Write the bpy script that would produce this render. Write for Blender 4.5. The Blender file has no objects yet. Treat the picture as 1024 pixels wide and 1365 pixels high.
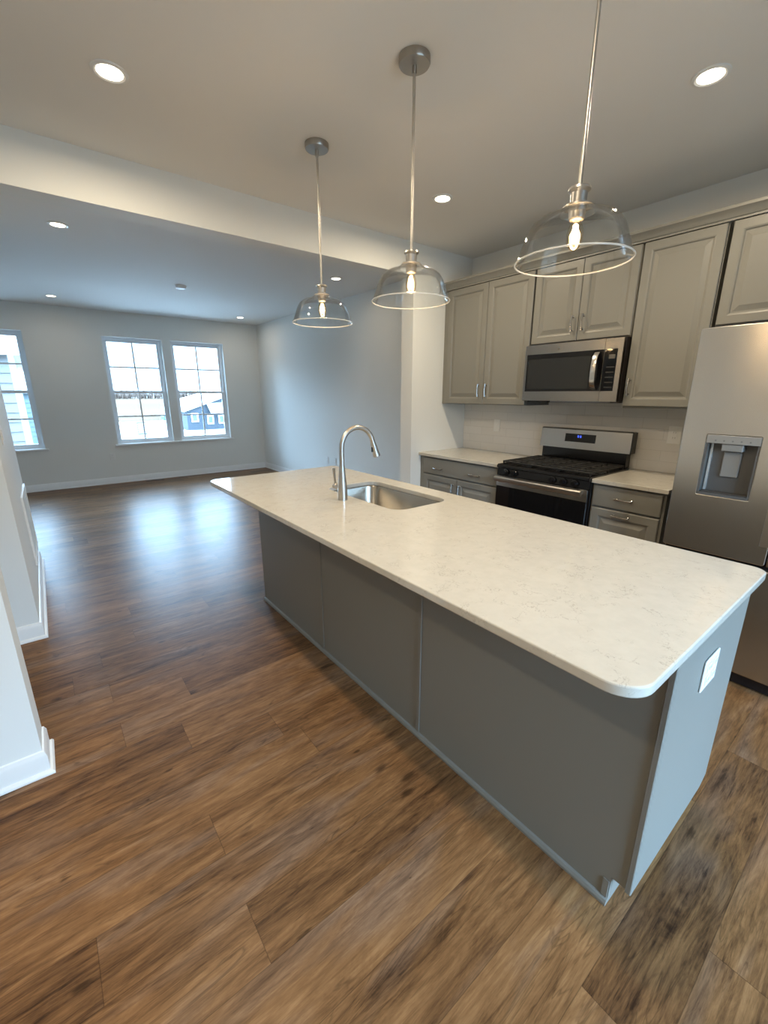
import bpy, bmesh, math, random
from mathutils import Vector, Matrix
random.seed(7)
scene = bpy.context.scene
COL = scene.collection
PI = math.pi

# ------------------------------------------------------------------ camera
cam_d = bpy.data.cameras.new('camera')
cam = bpy.data.objects.new('camera', cam_d)
COL.objects.link(cam)
scene.camera = cam
cam_d.sensor_fit = 'VERTICAL'
cam_d.sensor_height = 36.0
cam_d.lens = 569.81 / 1365 * 36.0
cam_d.clip_start = 0.02
cam_d.clip_end = 2000
FW = Vector((0.59615895, 0.75734517, -0.26650104))
RT = Vector((0.78590331, -0.61834886, 0.00082467))
UP = Vector((0.16416606, 0.20993568, 0.96383428))
M = Matrix((RT, UP, -FW)).transposed().to_4x4()
M.translation = Vector((0, 0, 1.4649))
cam.matrix_world = M

# ------------------------------------------------------------------ world, exposure
scene.view_settings.view_transform = 'Standard'
scene.view_settings.look = 'None'
scene.view_settings.gamma = 1
scene.view_settings.use_curve_mapping = False
scene.view_settings.exposure = 0.18
scene.cycles.caustics_reflective = False
scene.cycles.caustics_refractive = False
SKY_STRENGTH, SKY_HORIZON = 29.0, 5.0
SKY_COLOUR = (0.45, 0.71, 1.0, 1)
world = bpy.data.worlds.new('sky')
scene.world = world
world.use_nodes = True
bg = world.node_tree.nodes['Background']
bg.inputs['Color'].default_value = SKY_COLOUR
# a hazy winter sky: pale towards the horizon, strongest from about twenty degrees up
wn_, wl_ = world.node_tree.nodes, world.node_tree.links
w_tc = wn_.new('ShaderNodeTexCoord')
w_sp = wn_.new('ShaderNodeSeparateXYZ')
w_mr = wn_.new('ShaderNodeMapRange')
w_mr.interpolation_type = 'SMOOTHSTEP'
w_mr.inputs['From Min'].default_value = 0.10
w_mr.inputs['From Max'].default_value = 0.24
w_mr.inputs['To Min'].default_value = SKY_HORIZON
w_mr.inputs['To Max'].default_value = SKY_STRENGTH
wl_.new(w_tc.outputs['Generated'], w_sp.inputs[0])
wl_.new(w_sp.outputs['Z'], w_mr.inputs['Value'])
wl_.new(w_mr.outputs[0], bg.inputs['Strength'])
CAN_POWER, CAN_COLOUR = 14.0, (1.0, 0.82, 0.58)
LIVING_CAN_POWER = 2.2
BULB_POWER, BULB_COLOUR = 3.6, (1.0, 0.72, 0.42)

def area(name, loc, rot, sx, sy, power, colour, portal=False):
    l = bpy.data.lights.new(name, 'AREA')
    l.shape = 'RECTANGLE'
    l.size, l.size_y = sx, sy
    l.energy = power
    l.color = colour
    if portal:
        l.cycles.is_portal = True
    o = bpy.data.objects.new(name, l)
    COL.objects.link(o)
    o.location = loc
    o.rotation_euler = rot
    return o

# portals for the sky at the windows and at the glass door behind the viewer
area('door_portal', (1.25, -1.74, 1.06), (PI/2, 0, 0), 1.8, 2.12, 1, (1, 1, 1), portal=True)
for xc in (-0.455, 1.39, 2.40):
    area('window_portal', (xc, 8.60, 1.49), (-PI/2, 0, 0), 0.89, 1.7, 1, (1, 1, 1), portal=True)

# ------------------------------------------------------------------ materials
def mat(name, col, rough=0.5, metal=0.0, spec=0.5, **kw):
    m = bpy.data.materials.new(name)
    m.use_nodes = True
    b = m.node_tree.nodes['Principled BSDF']
    b.inputs['Base Color'].default_value = (*col, 1)
    b.inputs['Roughness'].default_value = rough
    b.inputs['Metallic'].default_value = metal
    b.inputs['Specular IOR Level'].default_value = spec
    for k, v in kw.items():
        b.inputs[k.replace('_', ' ')].default_value = v
    return m

def nodes(m):
    return m.node_tree.nodes, m.node_tree.links, m.node_tree.nodes['Principled BSDF']

def noise_bump(m, scale, strength, dist=0.002):
    n, l, b = nodes(m)
    tc = n.new('ShaderNodeTexCoord')
    t = n.new('ShaderNodeTexNoise')
    t.inputs['Scale'].default_value = scale
    bp = n.new('ShaderNodeBump')
    bp.inputs['Strength'].default_value = strength
    bp.inputs['Distance'].default_value = dist
    l.new(tc.outputs['Object'], t.inputs['Vector'])
    l.new(t.outputs['Fac'], bp.inputs['Height'])
    l.new(bp.outputs['Normal'], b.inputs['Normal'])

def emit(name, col, strength):
    m = bpy.data.materials.new(name)
    m.use_nodes = True
    n = m.node_tree.nodes
    n.remove(n['Principled BSDF'])
    e = n.new('ShaderNodeEmission')
    e.inputs['Color'].default_value = (*col, 1)
    e.inputs['Strength'].default_value = strength
    m.node_tree.links.new(e.outputs[0], n['Material Output'].inputs['Surface'])
    return m

def thin_glass(name, tint=(1, 1, 1), base=0.04, edge=0.9, blend=0.35, rough=0.01):
    """clear glass: transparent, mirror-like towards grazing angles"""
    m = bpy.data.materials.new(name)
    m.use_nodes = True
    n, l = m.node_tree.nodes, m.node_tree.links
    n.remove(n['Principled BSDF'])
    tr = n.new('ShaderNodeBsdfTransparent')
    tr.inputs['Color'].default_value = (*tint, 1)
    gl = n.new('ShaderNodeBsdfGlossy')
    gl.inputs['Roughness'].default_value = rough
    lw = n.new('ShaderNodeLayerWeight')
    lw.inputs['Blend'].default_value = blend
    mr = n.new('ShaderNodeMapRange')
    mr.inputs['To Min'].default_value = base
    mr.inputs['To Max'].default_value = edge
    mx = n.new('ShaderNodeMixShader')
    l.new(lw.outputs['Fresnel'], mr.inputs['Value'])
    l.new(mr.outputs[0], mx.inputs['Fac'])
    l.new(tr.outputs[0], mx.inputs[1])
    l.new(gl.outputs[0], mx.inputs[2])
    l.new(mx.outputs[0], n['Material Output'].inputs['Surface'])
    return m

WALL = mat('wall_paint', (0.79, 0.80, 0.77), 0.6, spec=0.25)
noise_bump(WALL, 180, 0.06)
CEIL = mat('ceiling_paint', (0.82, 0.81, 0.78), 0.8, spec=0.2)
TRIM = mat('white_trim_paint', (0.80, 0.81, 0.80), 0.35)
VINYL = mat('white_vinyl', (0.82, 0.84, 0.86), 0.35)
CAB = mat('grey_cabinet_paint', (0.222, 0.219, 0.197), 0.38, spec=0.4)
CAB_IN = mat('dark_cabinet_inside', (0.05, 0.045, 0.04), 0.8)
NICKEL = mat('satin_nickel', (0.50, 0.48, 0.45), 0.33, 1.0)
DARK_NICKEL = mat('brushed_nickel_canopy', (0.40, 0.37, 0.33), 0.34, 1.0)
CHROME = mat('polished_handle_metal', (0.50, 0.48, 0.45), 0.22, 1.0)
PLASTIC_W = mat('white_plastic', (0.80, 0.80, 0.78), 0.35)
PLASTIC_D = mat('socket_slot_grey', (0.35, 0.35, 0.34), 0.5)
BLACK = mat('black_enamel', (0.006, 0.006, 0.007), 0.15)
IRON = mat('cast_iron', (0.012, 0.012, 0.012), 0.5)
BLACK_GLASS = mat('black_oven_glass', (0.004, 0.004, 0.005), 0.05)
MW_GLASS = mat('dark_microwave_window', (0.020, 0.021, 0.020), 0.10)
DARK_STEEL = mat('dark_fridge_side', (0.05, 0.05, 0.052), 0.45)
DISP_GREY = mat('dispenser_grey', (0.11, 0.11, 0.108), 0.35)
DISP_LIGHT = mat('dispenser_pale_grey', (0.27, 0.265, 0.25), 0.35)
SHADE_GLASS = thin_glass('clear_shade_glass', (0.985, 0.99, 0.99), 0.02, 0.55, 0.12)
RIM_GLASS = mat('polished_glass_lip', (0.92, 0.94, 0.94), 0.05, Alpha=0.5)
BULB_GLASS = thin_glass('bulb_glass', (1.0, 0.90, 0.76), 0.02, 0.4, 0.25)
PANE = thin_glass('window_pane', (0.97, 0.985, 0.99), 0.03, 0.8, 0.2)
LENS = emit('lit_lamp_lens', (1.0, 0.86, 0.66), 14)
FILAMENT = emit('glowing_filament', (1.0, 0.72, 0.36), 30)
BLUE_LED = emit('blue_clock_digits', (0.06, 0.12, 1.0), 2.5)

def brushed(name, col, rough, aniso=0.8, rot=0.25):
    m = mat(name, col, rough, 1.0)
    n, l, b = nodes(m)
    b.inputs['Anisotropic'].default_value = aniso
    b.inputs['Anisotropic Rotation'].default_value = rot
    # grain runs level along the face: tangent = up x normal
    ge = n.new('ShaderNodeNewGeometry')
    tg = n.new('ShaderNodeVectorMath'); tg.operation = 'CROSS_PRODUCT'
    tg.inputs[0].default_value = (0.001, 0.002, 1)
    l.new(ge.outputs['True Normal'], tg.inputs[1])
    l.new(tg.outputs[0], b.inputs['Tangent'])
    tc = n.new('ShaderNodeTexCoord')
    mp = n.new('ShaderNodeMapping')
    mp.inputs['Scale'].default_value = (3, 3, 900)
    t = n.new('ShaderNodeTexNoise')
    t.inputs['Scale'].default_value = 1
    mr = n.new('ShaderNodeMapRange')
    mr.inputs['To Min'].default_value = rough * 0.985
    mr.inputs['To Max'].default_value = rough * 1.015
    l.new(tc.outputs['Object'], mp.inputs[0])
    l.new(mp.outputs[0], t.inputs['Vector'])
    l.new(t.outputs['Fac'], mr.inputs['Value'])
    l.new(mr.outputs[0], b.inputs['Roughness'])
    return m
STEEL = brushed('brushed_stainless', (0.54, 0.53, 0.51), 0.27, 0.7, 0.25)
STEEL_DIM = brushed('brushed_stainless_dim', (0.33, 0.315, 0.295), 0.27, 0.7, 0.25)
SINK_STEEL = mat('sink_stainless', (0.50, 0.47, 0.42), 0.25, 1.0)

def quartz():
    m = mat('cream_quartz', (0.8, 0.77, 0.71), 0.10)
    n, l, b = nodes(m)
    tc = n.new('ShaderNodeTexCoord')
    geo = n.new('ShaderNodeNewGeometry')
    # thin broken veins: ridged noise masked by patches
    warp = n.new('ShaderNodeTexNoise'); warp.inputs['Scale'].default_value = 5; warp.inputs['Detail'].default_value = 6
    l.new(geo.outputs['Position'], warp.inputs['Vector'])
    add = n.new('ShaderNodeVectorMath'); add.operation = 'MULTIPLY_ADD'
    add.inputs[1].default_value = (0.16, 0.16, 0.16)
    l.new(warp.outputs['Color'], add.inputs[0]); l.new(geo.outputs['Position'], add.inputs[2])
    v = n.new('ShaderNodeTexNoise'); v.inputs['Scale'].default_value = 26; v.inputs['Detail'].default_value = 4; v.inputs['Roughness'].default_value = 0.6
    l.new(add.outputs[0], v.inputs['Vector'])
    s = n.new('ShaderNodeMath'); s.operation = 'SUBTRACT'; s.inputs[1].default_value = 0.5
    l.new(v.outputs['Fac'], s.inputs[0])
    a = n.new('ShaderNodeMath'); a.operation = 'ABSOLUTE'
    l.new(s.outputs[0], a.inputs[0])
    r = n.new('ShaderNodeMapRange'); r.inputs['From Min'].default_value = 0.0; r.inputs['From Max'].default_value = 0.016
    r.inputs['To Min'].default_value = 1; r.inputs['To Max'].default_value = 0
    l.new(a.outputs[0], r.inputs['Value'])
    k = n.new('ShaderNodeTexNoise'); k.inputs['Scale'].default_value = 14; k.inputs['Detail'].default_value = 3
    l.new(geo.outputs['Position'], k.inputs['Vector'])
    kr = n.new('ShaderNodeMapRange'); kr.inputs['From Min'].default_value = 0.50; kr.inputs['From Max'].default_value = 0.60
    l.new(k.outputs['Fac'], kr.inputs['Value'])
    mu = n.new('ShaderNodeMath'); mu.operation = 'MULTIPLY'
    l.new(r.outputs[0], mu.inputs[0]); l.new(kr.outputs[0], mu.inputs[1])
    mu2 = n.new('ShaderNodeMath'); mu2.operation = 'MULTIPLY'; mu2.inputs[1].default_value = 0.62
    l.new(mu.outputs[0], mu2.inputs[0])
    cl = n.new('ShaderNodeTexNoise'); cl.inputs['Scale'].default_value = 30; cl.inputs['Detail'].default_value = 6
    l.new(geo.outputs['Position'], cl.inputs['Vector'])
    cr = n.new('ShaderNodeValToRGB')
    cr.color_ramp.elements[0].position = 0.35; cr.color_ramp.elements[0].color = (0.545, 0.522, 0.462, 1)
    cr.color_ramp.elements[1].position = 0.65; cr.color_ramp.elements[1].color = (0.575, 0.551, 0.49, 1)
    l.new(cl.outputs['Fac'], cr.inputs[0])
    mx = n.new('ShaderNodeMix'); mx.data_type = 'RGBA'
    l.new(mu2.outputs[0], mx.inputs['Factor'])
    l.new(cr.outputs[0], mx.inputs['A'])
    mx.inputs['B'].default_value = (0.30, 0.27, 0.23, 1)
    l.new(mx.outputs['Result'], b.inputs['Base Color'])
    return m
QUARTZ = quartz()

def plank_floor():
    m = mat('vinyl_oak_planks', (0.2, 0.1, 0.05), 0.3)
    n, l, b = nodes(m)
    W, L = 0.178, 1.22
    def math_(op, a=None, bb=None, c=None):
        k = n.new('ShaderNodeMath'); k.operation = op
        for i, v in enumerate((a, bb, c)):
            if v is None: continue
            if isinstance(v, (int, float)): k.inputs[i].default_value = v
            else: l.new(v, k.inputs[i])
        return k.outputs[0]
    geo = n.new('ShaderNodeNewGeometry')
    sp = n.new('ShaderNodeSeparateXYZ'); l.new(geo.outputs['Position'], sp.inputs[0])
    X, Y = sp.outputs['X'], sp.outputs['Y']
    yv = math_('DIVIDE', math_('ADD', Y, 20 * W - 0.974 + 0.178 * 6), W)
    row = math_('FLOOR', yv)
    yf = math_('FRACT', yv)
    wn = n.new('ShaderNodeTexWhiteNoise'); wn.noise_dimensions = '1D'
    l.new(row, wn.inputs['W'])
    xv = math_('ADD', math_('DIVIDE', X, L), math_('MULTIPLY', wn.outputs['Value'], 7.3))
    pk = math_('FLOOR', xv)
    xf = math_('FRACT', xv)
    cmb = n.new('ShaderNodeCombineXYZ'); l.new(row, cmb.inputs[0]); l.new(pk, cmb.inputs[1])
    w2 = n.new('ShaderNodeTexWhiteNoise'); w2.noise_dimensions = '2D'; l.new(cmb.outputs[0], w2.inputs['Vector'])
    rnd = w2.outputs['Value']
    # grain coordinates, shifted per plank
    shift = n.new('ShaderNodeVectorMath'); shift.operation = 'MULTIPLY_ADD'
    shift.inputs[1].default_value = (40, 40, 40)
    l.new(w2.outputs['Color'], shift.inputs[0]); l.new(geo.outputs['Position'], shift.inputs[2])
    def grain(sx, sy, detail, rough, dist=0.0):
        mp = n.new('ShaderNodeMapping'); mp.inputs['Scale'].default_value = (sx, sy, 1)
        l.new(shift.outputs[0], mp.inputs[0])
        t = n.new('ShaderNodeTexNoise'); t.inputs['Scale'].default_value = 1
        t.inputs['Detail'].default_value = detail; t.inputs['Roughness'].default_value = rough
        t.inputs['Distortion'].default_value = dist
        l.new(mp.outputs[0], t.inputs['Vector'])
        return t.outputs['Fac']
    g1 = grain(2.6, 30, 8, 0.70, 0.9)      # broad streaks
    g2 = grain(9, 210, 4, 0.7)             # fine fibre
    g3 = grain(1.3, 6.5, 4, 0.55, 1.4)     # cloudy patches and cathedral swirls
    g4 = grain(5.5, 13.0, 3, 0.6, 1.2)      # knots
    g6 = grain(16, 95, 3, 0.65, 0.4)       # short broken fibres
    g7 = grain(3.2, 15, 6, 0.68, 2.2)      # figure
    tone = math_('ADD', math_('MULTIPLY', g1, 0.40), math_('ADD', math_('MULTIPLY', g2, 0.20), math_('MULTIPLY', g3, 0.26)))
    tone = math_('ADD', tone, math_('ADD', math_('MULTIPLY', g6, 0.16), math_('MULTIPLY', g7, 0.34)))
    tone = math_('MULTIPLY_ADD', math_('SUBTRACT', tone, 0.68), 1.22, 0.59)
    tone = math_('ADD', tone, math_('MULTIPLY', math_('SUBTRACT', rnd, 0.5), 0.13))
    cr = n.new('ShaderNodeValToRGB')
    e = cr.color_ramp.elements
    e[0].position = 0.40; e[0].color = (0.0326, 0.0146, 0.0066, 1)
    e[1].position = 0.80; e[1].color = (0.3012, 0.1620, 0.0721, 1)
    for p, c in ((0.48, (0.0912, 0.0433, 0.0177, 1)), (0.58, (0.1587, 0.0768, 0.0302, 1)), (0.67, (0.2157, 0.1089, 0.0445, 1))):
        k = e.new(p); k.color = c
    l.new(tone, cr.inputs[0])
    # greyish drift on some planks
    gm = n.new('ShaderNodeMix'); gm.data_type = 'RGBA'
    gg = n.new('ShaderNodeMapRange'); gg.inputs['From Min'].default_value = 0.5; gg.inputs['From Max'].default_value = 0.72; gg.inputs['To Max'].default_value = 0.42
    g5 = grain(1.6, 8, 2, 0.5, 0.6)
    l.new(g5, gg.inputs['Value']); l.new(gg.outputs[0], gm.inputs['Factor'])
    hsv = n.new('ShaderNodeHueSaturation'); hsv.inputs['Saturation'].default_value = 0.55; hsv.inputs['Value'].default_value = 0.9
    l.new(cr.outputs[0], hsv.inputs['Color'])
    l.new(cr.outputs[0], gm.inputs['A']); l.new(hsv.outputs[0], gm.inputs['B'])
    # knots darken
    kn = n.new('ShaderNodeMapRange'); kn.inputs['From Min'].default_value = 0.66; kn.inputs['From Max'].default_value = 0.78
    kn.inputs['To Min'].default_value = 1.0; kn.inputs['To Max'].default_value = 0.45
    l.new(g4, kn.inputs['Value'])
    # fine dark grain lines in patches
    g8 = grain(1.5, 17, 3, 0.55, 1.6)
    ln_ = n.new('ShaderNodeMapRange'); ln_.inputs['From Max'].default_value = 0.022
    ln_.inputs['To Min'].default_value = 0.62; ln_.inputs['To Max'].default_value = 1.0
    l.new(math_('ABSOLUTE', math_('SUBTRACT', math_('FRACT', math_('MULTIPLY', g8, 5.0)), 0.5)), ln_.inputs['Value'])
    ln_.inputs['From Max'].default_value = 0.16
    lm_ = n.new('ShaderNodeMapRange'); lm_.inputs['From Min'].default_value = 0.46; lm_.inputs['From Max'].default_value = 0.60
    l.new(grain(1.1, 7, 2, 0.5, 0.5), lm_.inputs['Value'])
    lines = math_('SUBTRACT', 1.0, math_('MULTIPLY', math_('SUBTRACT', 1.0, ln_.outputs[0]), lm_.outputs[0]))
    # knots
    mpk = n.new('ShaderNodeMapping'); mpk.inputs['Scale'].default_value = (2.0, 4.6, 1)
    l.new(shift.outputs[0], mpk.inputs[0])
    vor = n.new('ShaderNodeTexVoronoi'); vor.voronoi_dimensions = '2D'; vor.inputs['Scale'].default_value = 1
    l.new(mpk.outputs[0], vor.inputs['Vector'])
    sc_ = n.new('ShaderNodeSeparateColor'); l.new(vor.outputs['Color'], sc_.inputs[0])
    rad = math_('MULTIPLY', math_('MAXIMUM', math_('SUBTRACT', sc_.outputs[0], 0.45), 0.0), 0.22)
    kd = n.new('ShaderNodeMapRange'); kd.interpolation_type = 'SMOOTHSTEP'
    l.new(math_('ADD', vor.outputs['Distance'], math_('MULTIPLY', math_('SUBTRACT', g6, 0.5), 0.10)), kd.inputs['Value'])
    l.new(math_('MULTIPLY', rad, 0.25), kd.inputs['From Min']); l.new(math_('ADD', rad, 0.002), kd.inputs['From Max'])
    kd.inputs['To Min'].default_value = 0.42; kd.inputs['To Max'].default_value = 1.0
    # seams
    ex = math_('MULTIPLY', math_('MINIMUM', xf, math_('SUBTRACT', 1.0, xf)), L)
    ey = math_('MULTIPLY', math_('MINIMUM', yf, math_('SUBTRACT', 1.0, yf)), W)
    ed = math_('MINIMUM', ex, ey)
    se = n.new('ShaderNodeMapRange'); se.inputs['From Min'].default_value = 0.0004; se.inputs['From Max'].default_value = 0.0016
    se.inputs['To Min'].default_value = 0.60; se.inputs['To Max'].default_value = 1.0
    l.new(ed, se.inputs['Value'])
    mul = n.new('ShaderNodeMix'); mul.data_type = 'RGBA'; mul.blend_type = 'MULTIPLY'; mul.inputs['Factor'].default_value = 1
    fac = math_('MULTIPLY', math_('MULTIPLY', kn.outputs[0], se.outputs[0]), math_('MULTIPLY', lines, kd.outputs[0]))
    cc = n.new('ShaderNodeCombineColor')
    for i in range(3): l.new(fac, cc.inputs[i])
    l.new(gm.outputs['Result'], mul.inputs['A']); l.new(cc.outputs[0], mul.inputs['B'])
    l.new(mul.outputs['Result'], b.inputs['Base Color'])
    rr = n.new('ShaderNodeMapRange'); rr.inputs['To Min'].default_value = 0.31; rr.inputs['To Max'].default_value = 0.42
    l.new(g2, rr.inputs['Value']); l.new(rr.outputs[0], b.inputs['Roughness'])
    bp = n.new('ShaderNodeBump'); bp.inputs['Strength'].default_value = 0.12; bp.inputs['Distance'].default_value = 0.001
    l.new(math_('ADD', math_('MULTIPLY', se.outputs[0], 1.0), math_('MULTIPLY', g2, 0.4)), bp.inputs['Height'])
    l.new(bp.outputs['Normal'], b.inputs['Normal'])
    return m
PLANKS = plank_floor()
PLANKS.node_tree.nodes['Principled BSDF'].inputs['Specular IOR Level'].default_value = 0.13

def tiles():
    m = mat('white_subway_tile', (0.72, 0.70, 0.66), 0.16)
    n, l, b = nodes(m)
    geo = n.new('ShaderNodeNewGeometry')
    sp = n.new('ShaderNodeSeparateXYZ'); l.new(geo.outputs['Position'], sp.inputs[0])
    cb = n.new('ShaderNodeCombineXYZ')
    l.new(sp.outputs['Y'], cb.inputs[0]); l.new(sp.outputs['Z'], cb.inputs[1])
    br = n.new('ShaderNodeTexBrick')
    br.inputs['Scale'].default_value = 1
    br.inputs['Brick Width'].default_value = 0.30
    br.inputs['Row Height'].default_value = 0.0763
    br.inputs['Mortar Size'].default_value = 0.0018
    br.inputs['Color1'].default_value = (0.74, 0.72, 0.69, 1)
    br.inputs['Color2'].default_value = (0.70, 0.68, 0.645, 1)
    br.inputs['Mortar'].default_value = (0.62, 0.60, 0.57, 1)
    l.new(cb.outputs[0], br.inputs['Vector'])
    l.new(br.outputs['Color'], b.inputs['Base Color'])
    bp = n.new('ShaderNodeBump'); bp.inputs['Strength'].default_value = 0.3; bp.inputs['Distance'].default_value = 0.002; bp.invert = True
    l.new(br.outputs['Fac'], bp.inputs['Height']); l.new(bp.outputs['Normal'], b.inputs['Normal'])
    return m
TILE = tiles()

# ------------------------------------------------------------------ mesh helpers
def box(bm, x0, x1, y0, y1, z0, z1, bev=0.0, seg=1):
    g = bmesh.ops.create_cube(bm, size=1)
    vs = g['verts']
    for v in vs:
        v.co = Vector(((x0 + x1) / 2 + v.co.x * (x1 - x0), (y0 + y1) / 2 + v.co.y * (y1 - y0), (z0 + z1) / 2 + v.co.z * (z1 - z0)))
    if bev:
        es = list({e for v in vs for e in v.link_edges})
        bmesh.ops.bevel(bm, geom=es, offset=bev, segments=seg, affect='EDGES', profile=0.5)
    return bm

def B(*a, **k):
    return box(bmesh.new(), *a, **k)

def loft(bm, rings, cap0=True, cap1=True, closed=True):
    R = [[bm.verts.new(p) for p in r] for r in rings]
    n = len(R[0])
    for a, b in zip(R, R[1:]):
        for i in range(n if closed else n - 1):
            j = (i + 1) % n
            try: bm.faces.new((a[i], a[j], b[j], b[i]))
            except ValueError: pass
    if cap0: bm.faces.new(R[0][::-1])
    if cap1: bm.faces.new(R[-1])
    return R

def lathe(bm, prof, c, n=40, axis='z', cap0=True, cap1=True):
    rings = []
    for r, h in prof:
        ring = []
        for i in range(n):
            a = 2 * PI * i / n
            u, v = r * math.cos(a), r * math.sin(a)
            if axis == 'z': p = (c[0] + u, c[1] + v, c[2] + h)
            elif axis == 'x': p = (c[0] + h, c[1] + u, c[2] + v)
            else: p = (c[0] + v, c[1] + h, c[2] + u)
            ring.append(p)
        rings.append(ring)
    loft(bm, rings, cap0, cap1)
    return bm

def tube(bm, pts, rad, n=12, cap=True):
    pts = [Vector(p) for p in pts]
    rads = rad if isinstance(rad, (list, tuple)) else [rad] * len(pts)
    t0 = (pts[1] - pts[0]).normalized()
    ref = Vector((0, 0, 1)) if abs(t0.z) < 0.9 else Vector((0, 1, 0))
    nrm = t0.cross(ref).normalized()
    rings = []
    prev = t0
    for i, p in enumerate(pts):
        if i == 0: t = t0
        elif i == len(pts) - 1: t = (pts[i] - pts[i - 1]).normalized()
        else: t = ((pts[i + 1] - p).normalized() + (p - pts[i - 1]).normalized()).normalized()
        q = prev.rotation_difference(t)
        nrm = (q @ nrm)
        nrm = (nrm - t * nrm.dot(t)).normalized()
        prev = t
        bi = t.cross(nrm)
        rings.append([p + (nrm * math.cos(2 * PI * k / n) + bi * math.sin(2 * PI * k / n)) * rads[i] for k in range(n)])
    loft(bm, rings, cap, cap)
    return bm

def rrect(x0, x1, y0, y1, r, seg=6):
    """rounded rectangle outline, r may be four radii: (x0y0, x1y0, x1y1, x0y1)"""
    rs = r if isinstance(r, (list, tuple)) else [r] * 4
    out = []
    for (cx, cy, sx, sy, a0), rr in zip(((x0, y0, 1, 1, PI), (x1, y0, -1, 1, 1.5 * PI), (x1, y1, -1, -1, 0), (x0, y1, 1, -1, PI / 2)), rs):
        for k in range(seg + 1):
            a = a0 + (PI / 2) * k / seg
            out.append((cx + sx * rr + rr * math.cos(a), cy + sy * rr + rr * math.sin(a)))
    return out

def slab_with_hole(outer, hole, z0, z1, bev=0.003):
    """extruded outline with an optional hole of its own"""
    bm = bmesh.new()
    def ring(pts, z): return [bm.verts.new((x, y, z)) for x, y in pts]
    for z, flip in ((z1, False), (z0, True)):
        vs = ring(outer, z)
        es = [bm.edges.new((vs[i], vs[(i + 1) % len(vs)])) for i in range(len(vs))]
        if hole:
            hs = ring(hole, z)
            es += [bm.edges.new((hs[i], hs[(i + 1) % len(hs)])) for i in range(len(hs))]
        bmesh.ops.triangle_fill(bm, use_beauty=True, use_dissolve=False, edges=es)
    bm.verts.ensure_lookup_table()
    n, h = len(outer), len(hole) if hole else 0
    V = bm.verts
    off = n + h
    for i in range(n):
        j = (i + 1) % n
        bm.faces.new((V[i], V[off + i], V[off + j], V[j]))
    for i in range(h):
        j = (i + 1) % h
        bm.faces.new((V[n + i], V[n + j], V[off + n + j], V[off + n + i]))
    bmesh.ops.recalc_face_normals(bm, faces=bm.faces)
    if bev:
        es = [e for e in bm.edges if len(e.link_faces) == 2 and e.calc_face_angle(0) > 1.2]
        bmesh.ops.bevel(bm, geom=es, offset=bev, segments=2, affect='EDGES', profile=0.5)
    return bm

WORLD = {}
def link(name, bm, m, parent=None, smooth=True, angle=35):
    bmesh.ops.recalc_face_normals(bm, faces=bm.faces)
    vs = [v.co for v in bm.verts]
    lo = Vector([min(v[i] for v in vs) for i in range(3)])
    hi = Vector([max(v[i] for v in vs) for i in range(3)])
    c = (lo + hi) / 2
    if parent is None: c.z = lo.z
    for v in bm.verts: v.co -= c
    me = bpy.data.meshes.new(name)
    bm.to_mesh(me); bm.free()
    if smooth:
        for p in me.polygons: p.use_smooth = True
        me.set_sharp_from_angle(angle=math.radians(angle))
    me.materials.append(m)
    o = bpy.data.objects.new(name, me)
    COL.objects.link(o)
    o.location = c - (WORLD[parent.name] if parent else Vector((0, 0, 0)))
    if parent: o.parent = parent
    WORLD[o.name] = c.copy()
    return o

def tag(o, label=None, cat=None, group=None, kind=None):
    if label: o['label'] = label
    if cat: o['category'] = cat
    if group: o['group'] = group
    if kind: o['kind'] = kind
    return o

def thing(name, loc, label, cat, group=None, kind=None):
    o = bpy.data.objects.new(name, None)
    o.empty_display_size = 0.05
    COL.objects.link(o)
    o.location = loc
    WORLD[o.name] = Vector(loc)
    return tag(o, label, cat, group, kind)

def struct(name, bm, m, parent=None, **k):
    o = link(name, bm, m, parent, **k)
    if parent is None: o['kind'] = 'structure'
    return o

def copy_tree(src, loc, label=None):
    r = src.copy(); COL.objects.link(r); r.location = loc
    WORLD[r.name] = Vector(loc)
    if label: r['label'] = label
    def rec(s, d):
        for ch in [c for c in bpy.data.objects if c.parent == s]:
            k = ch.copy(); COL.objects.link(k); k.parent = d
            rec(ch, k)
    rec(src, r)
    return r

# ------------------------------------------------------------------ measures
XW, YW, H, ZH, YF = 3.512, 3.089, 2.714, 2.460, 8.406
XLEFT, YBACK = -2.2, -1.6
XL = -0.21
WT = 0.16

# ------------------------------------------------------------------ room shell
struct('floor', B(XLEFT - WT, XW + WT, YBACK - WT, YF + WT, -0.12, 0), PLANKS)
struct('ceiling', B(XLEFT - WT, XW + WT, YBACK - WT, YF + WT, H, H + 0.15), CEIL)
struct('wall_right', B(XW, XW + WT, YBACK - WT, YF + WT, 0, H), WALL)
struct('wall_left', B(XLEFT - WT, XLEFT, YBACK - WT, YF + WT, 0, H), WALL)
WINS = [(-0.90, -0.015), (0.958, 1.822), (1.957, 2.845)]
WZ0, WZ1 = 0.645, 2.338
bm = bmesh.new()
xs = [XLEFT] + [v for w in WINS for v in w] + [XW]
for i in range(0, len(xs), 2):
    box(bm, xs[i], xs[i + 1], YF, YF + WT, WZ0, WZ1)
box(bm, XLEFT, XW, YF, YF + WT, 0, WZ0)
box(bm, XLEFT, XW, YF, YF + WT, WZ1, H)
struct('wall_far', bm, WALL, smooth=False)
DX0, DX1, DZ1 = 0.35, 2.15, 2.12
bm = bmesh.new()
box(bm, XLEFT, DX0, YBACK - WT, YBACK, 0, H)
box(bm, DX1, XW, YBACK - WT, YBACK, 0, H)
box(bm, DX0, DX1, YBACK - WT, YBACK, DZ1, H)
struct('wall_back', bm, WALL, smooth=False)
struct('wall_header', B(XLEFT, XW, YW, 3.245, ZH, H), WALL)
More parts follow.
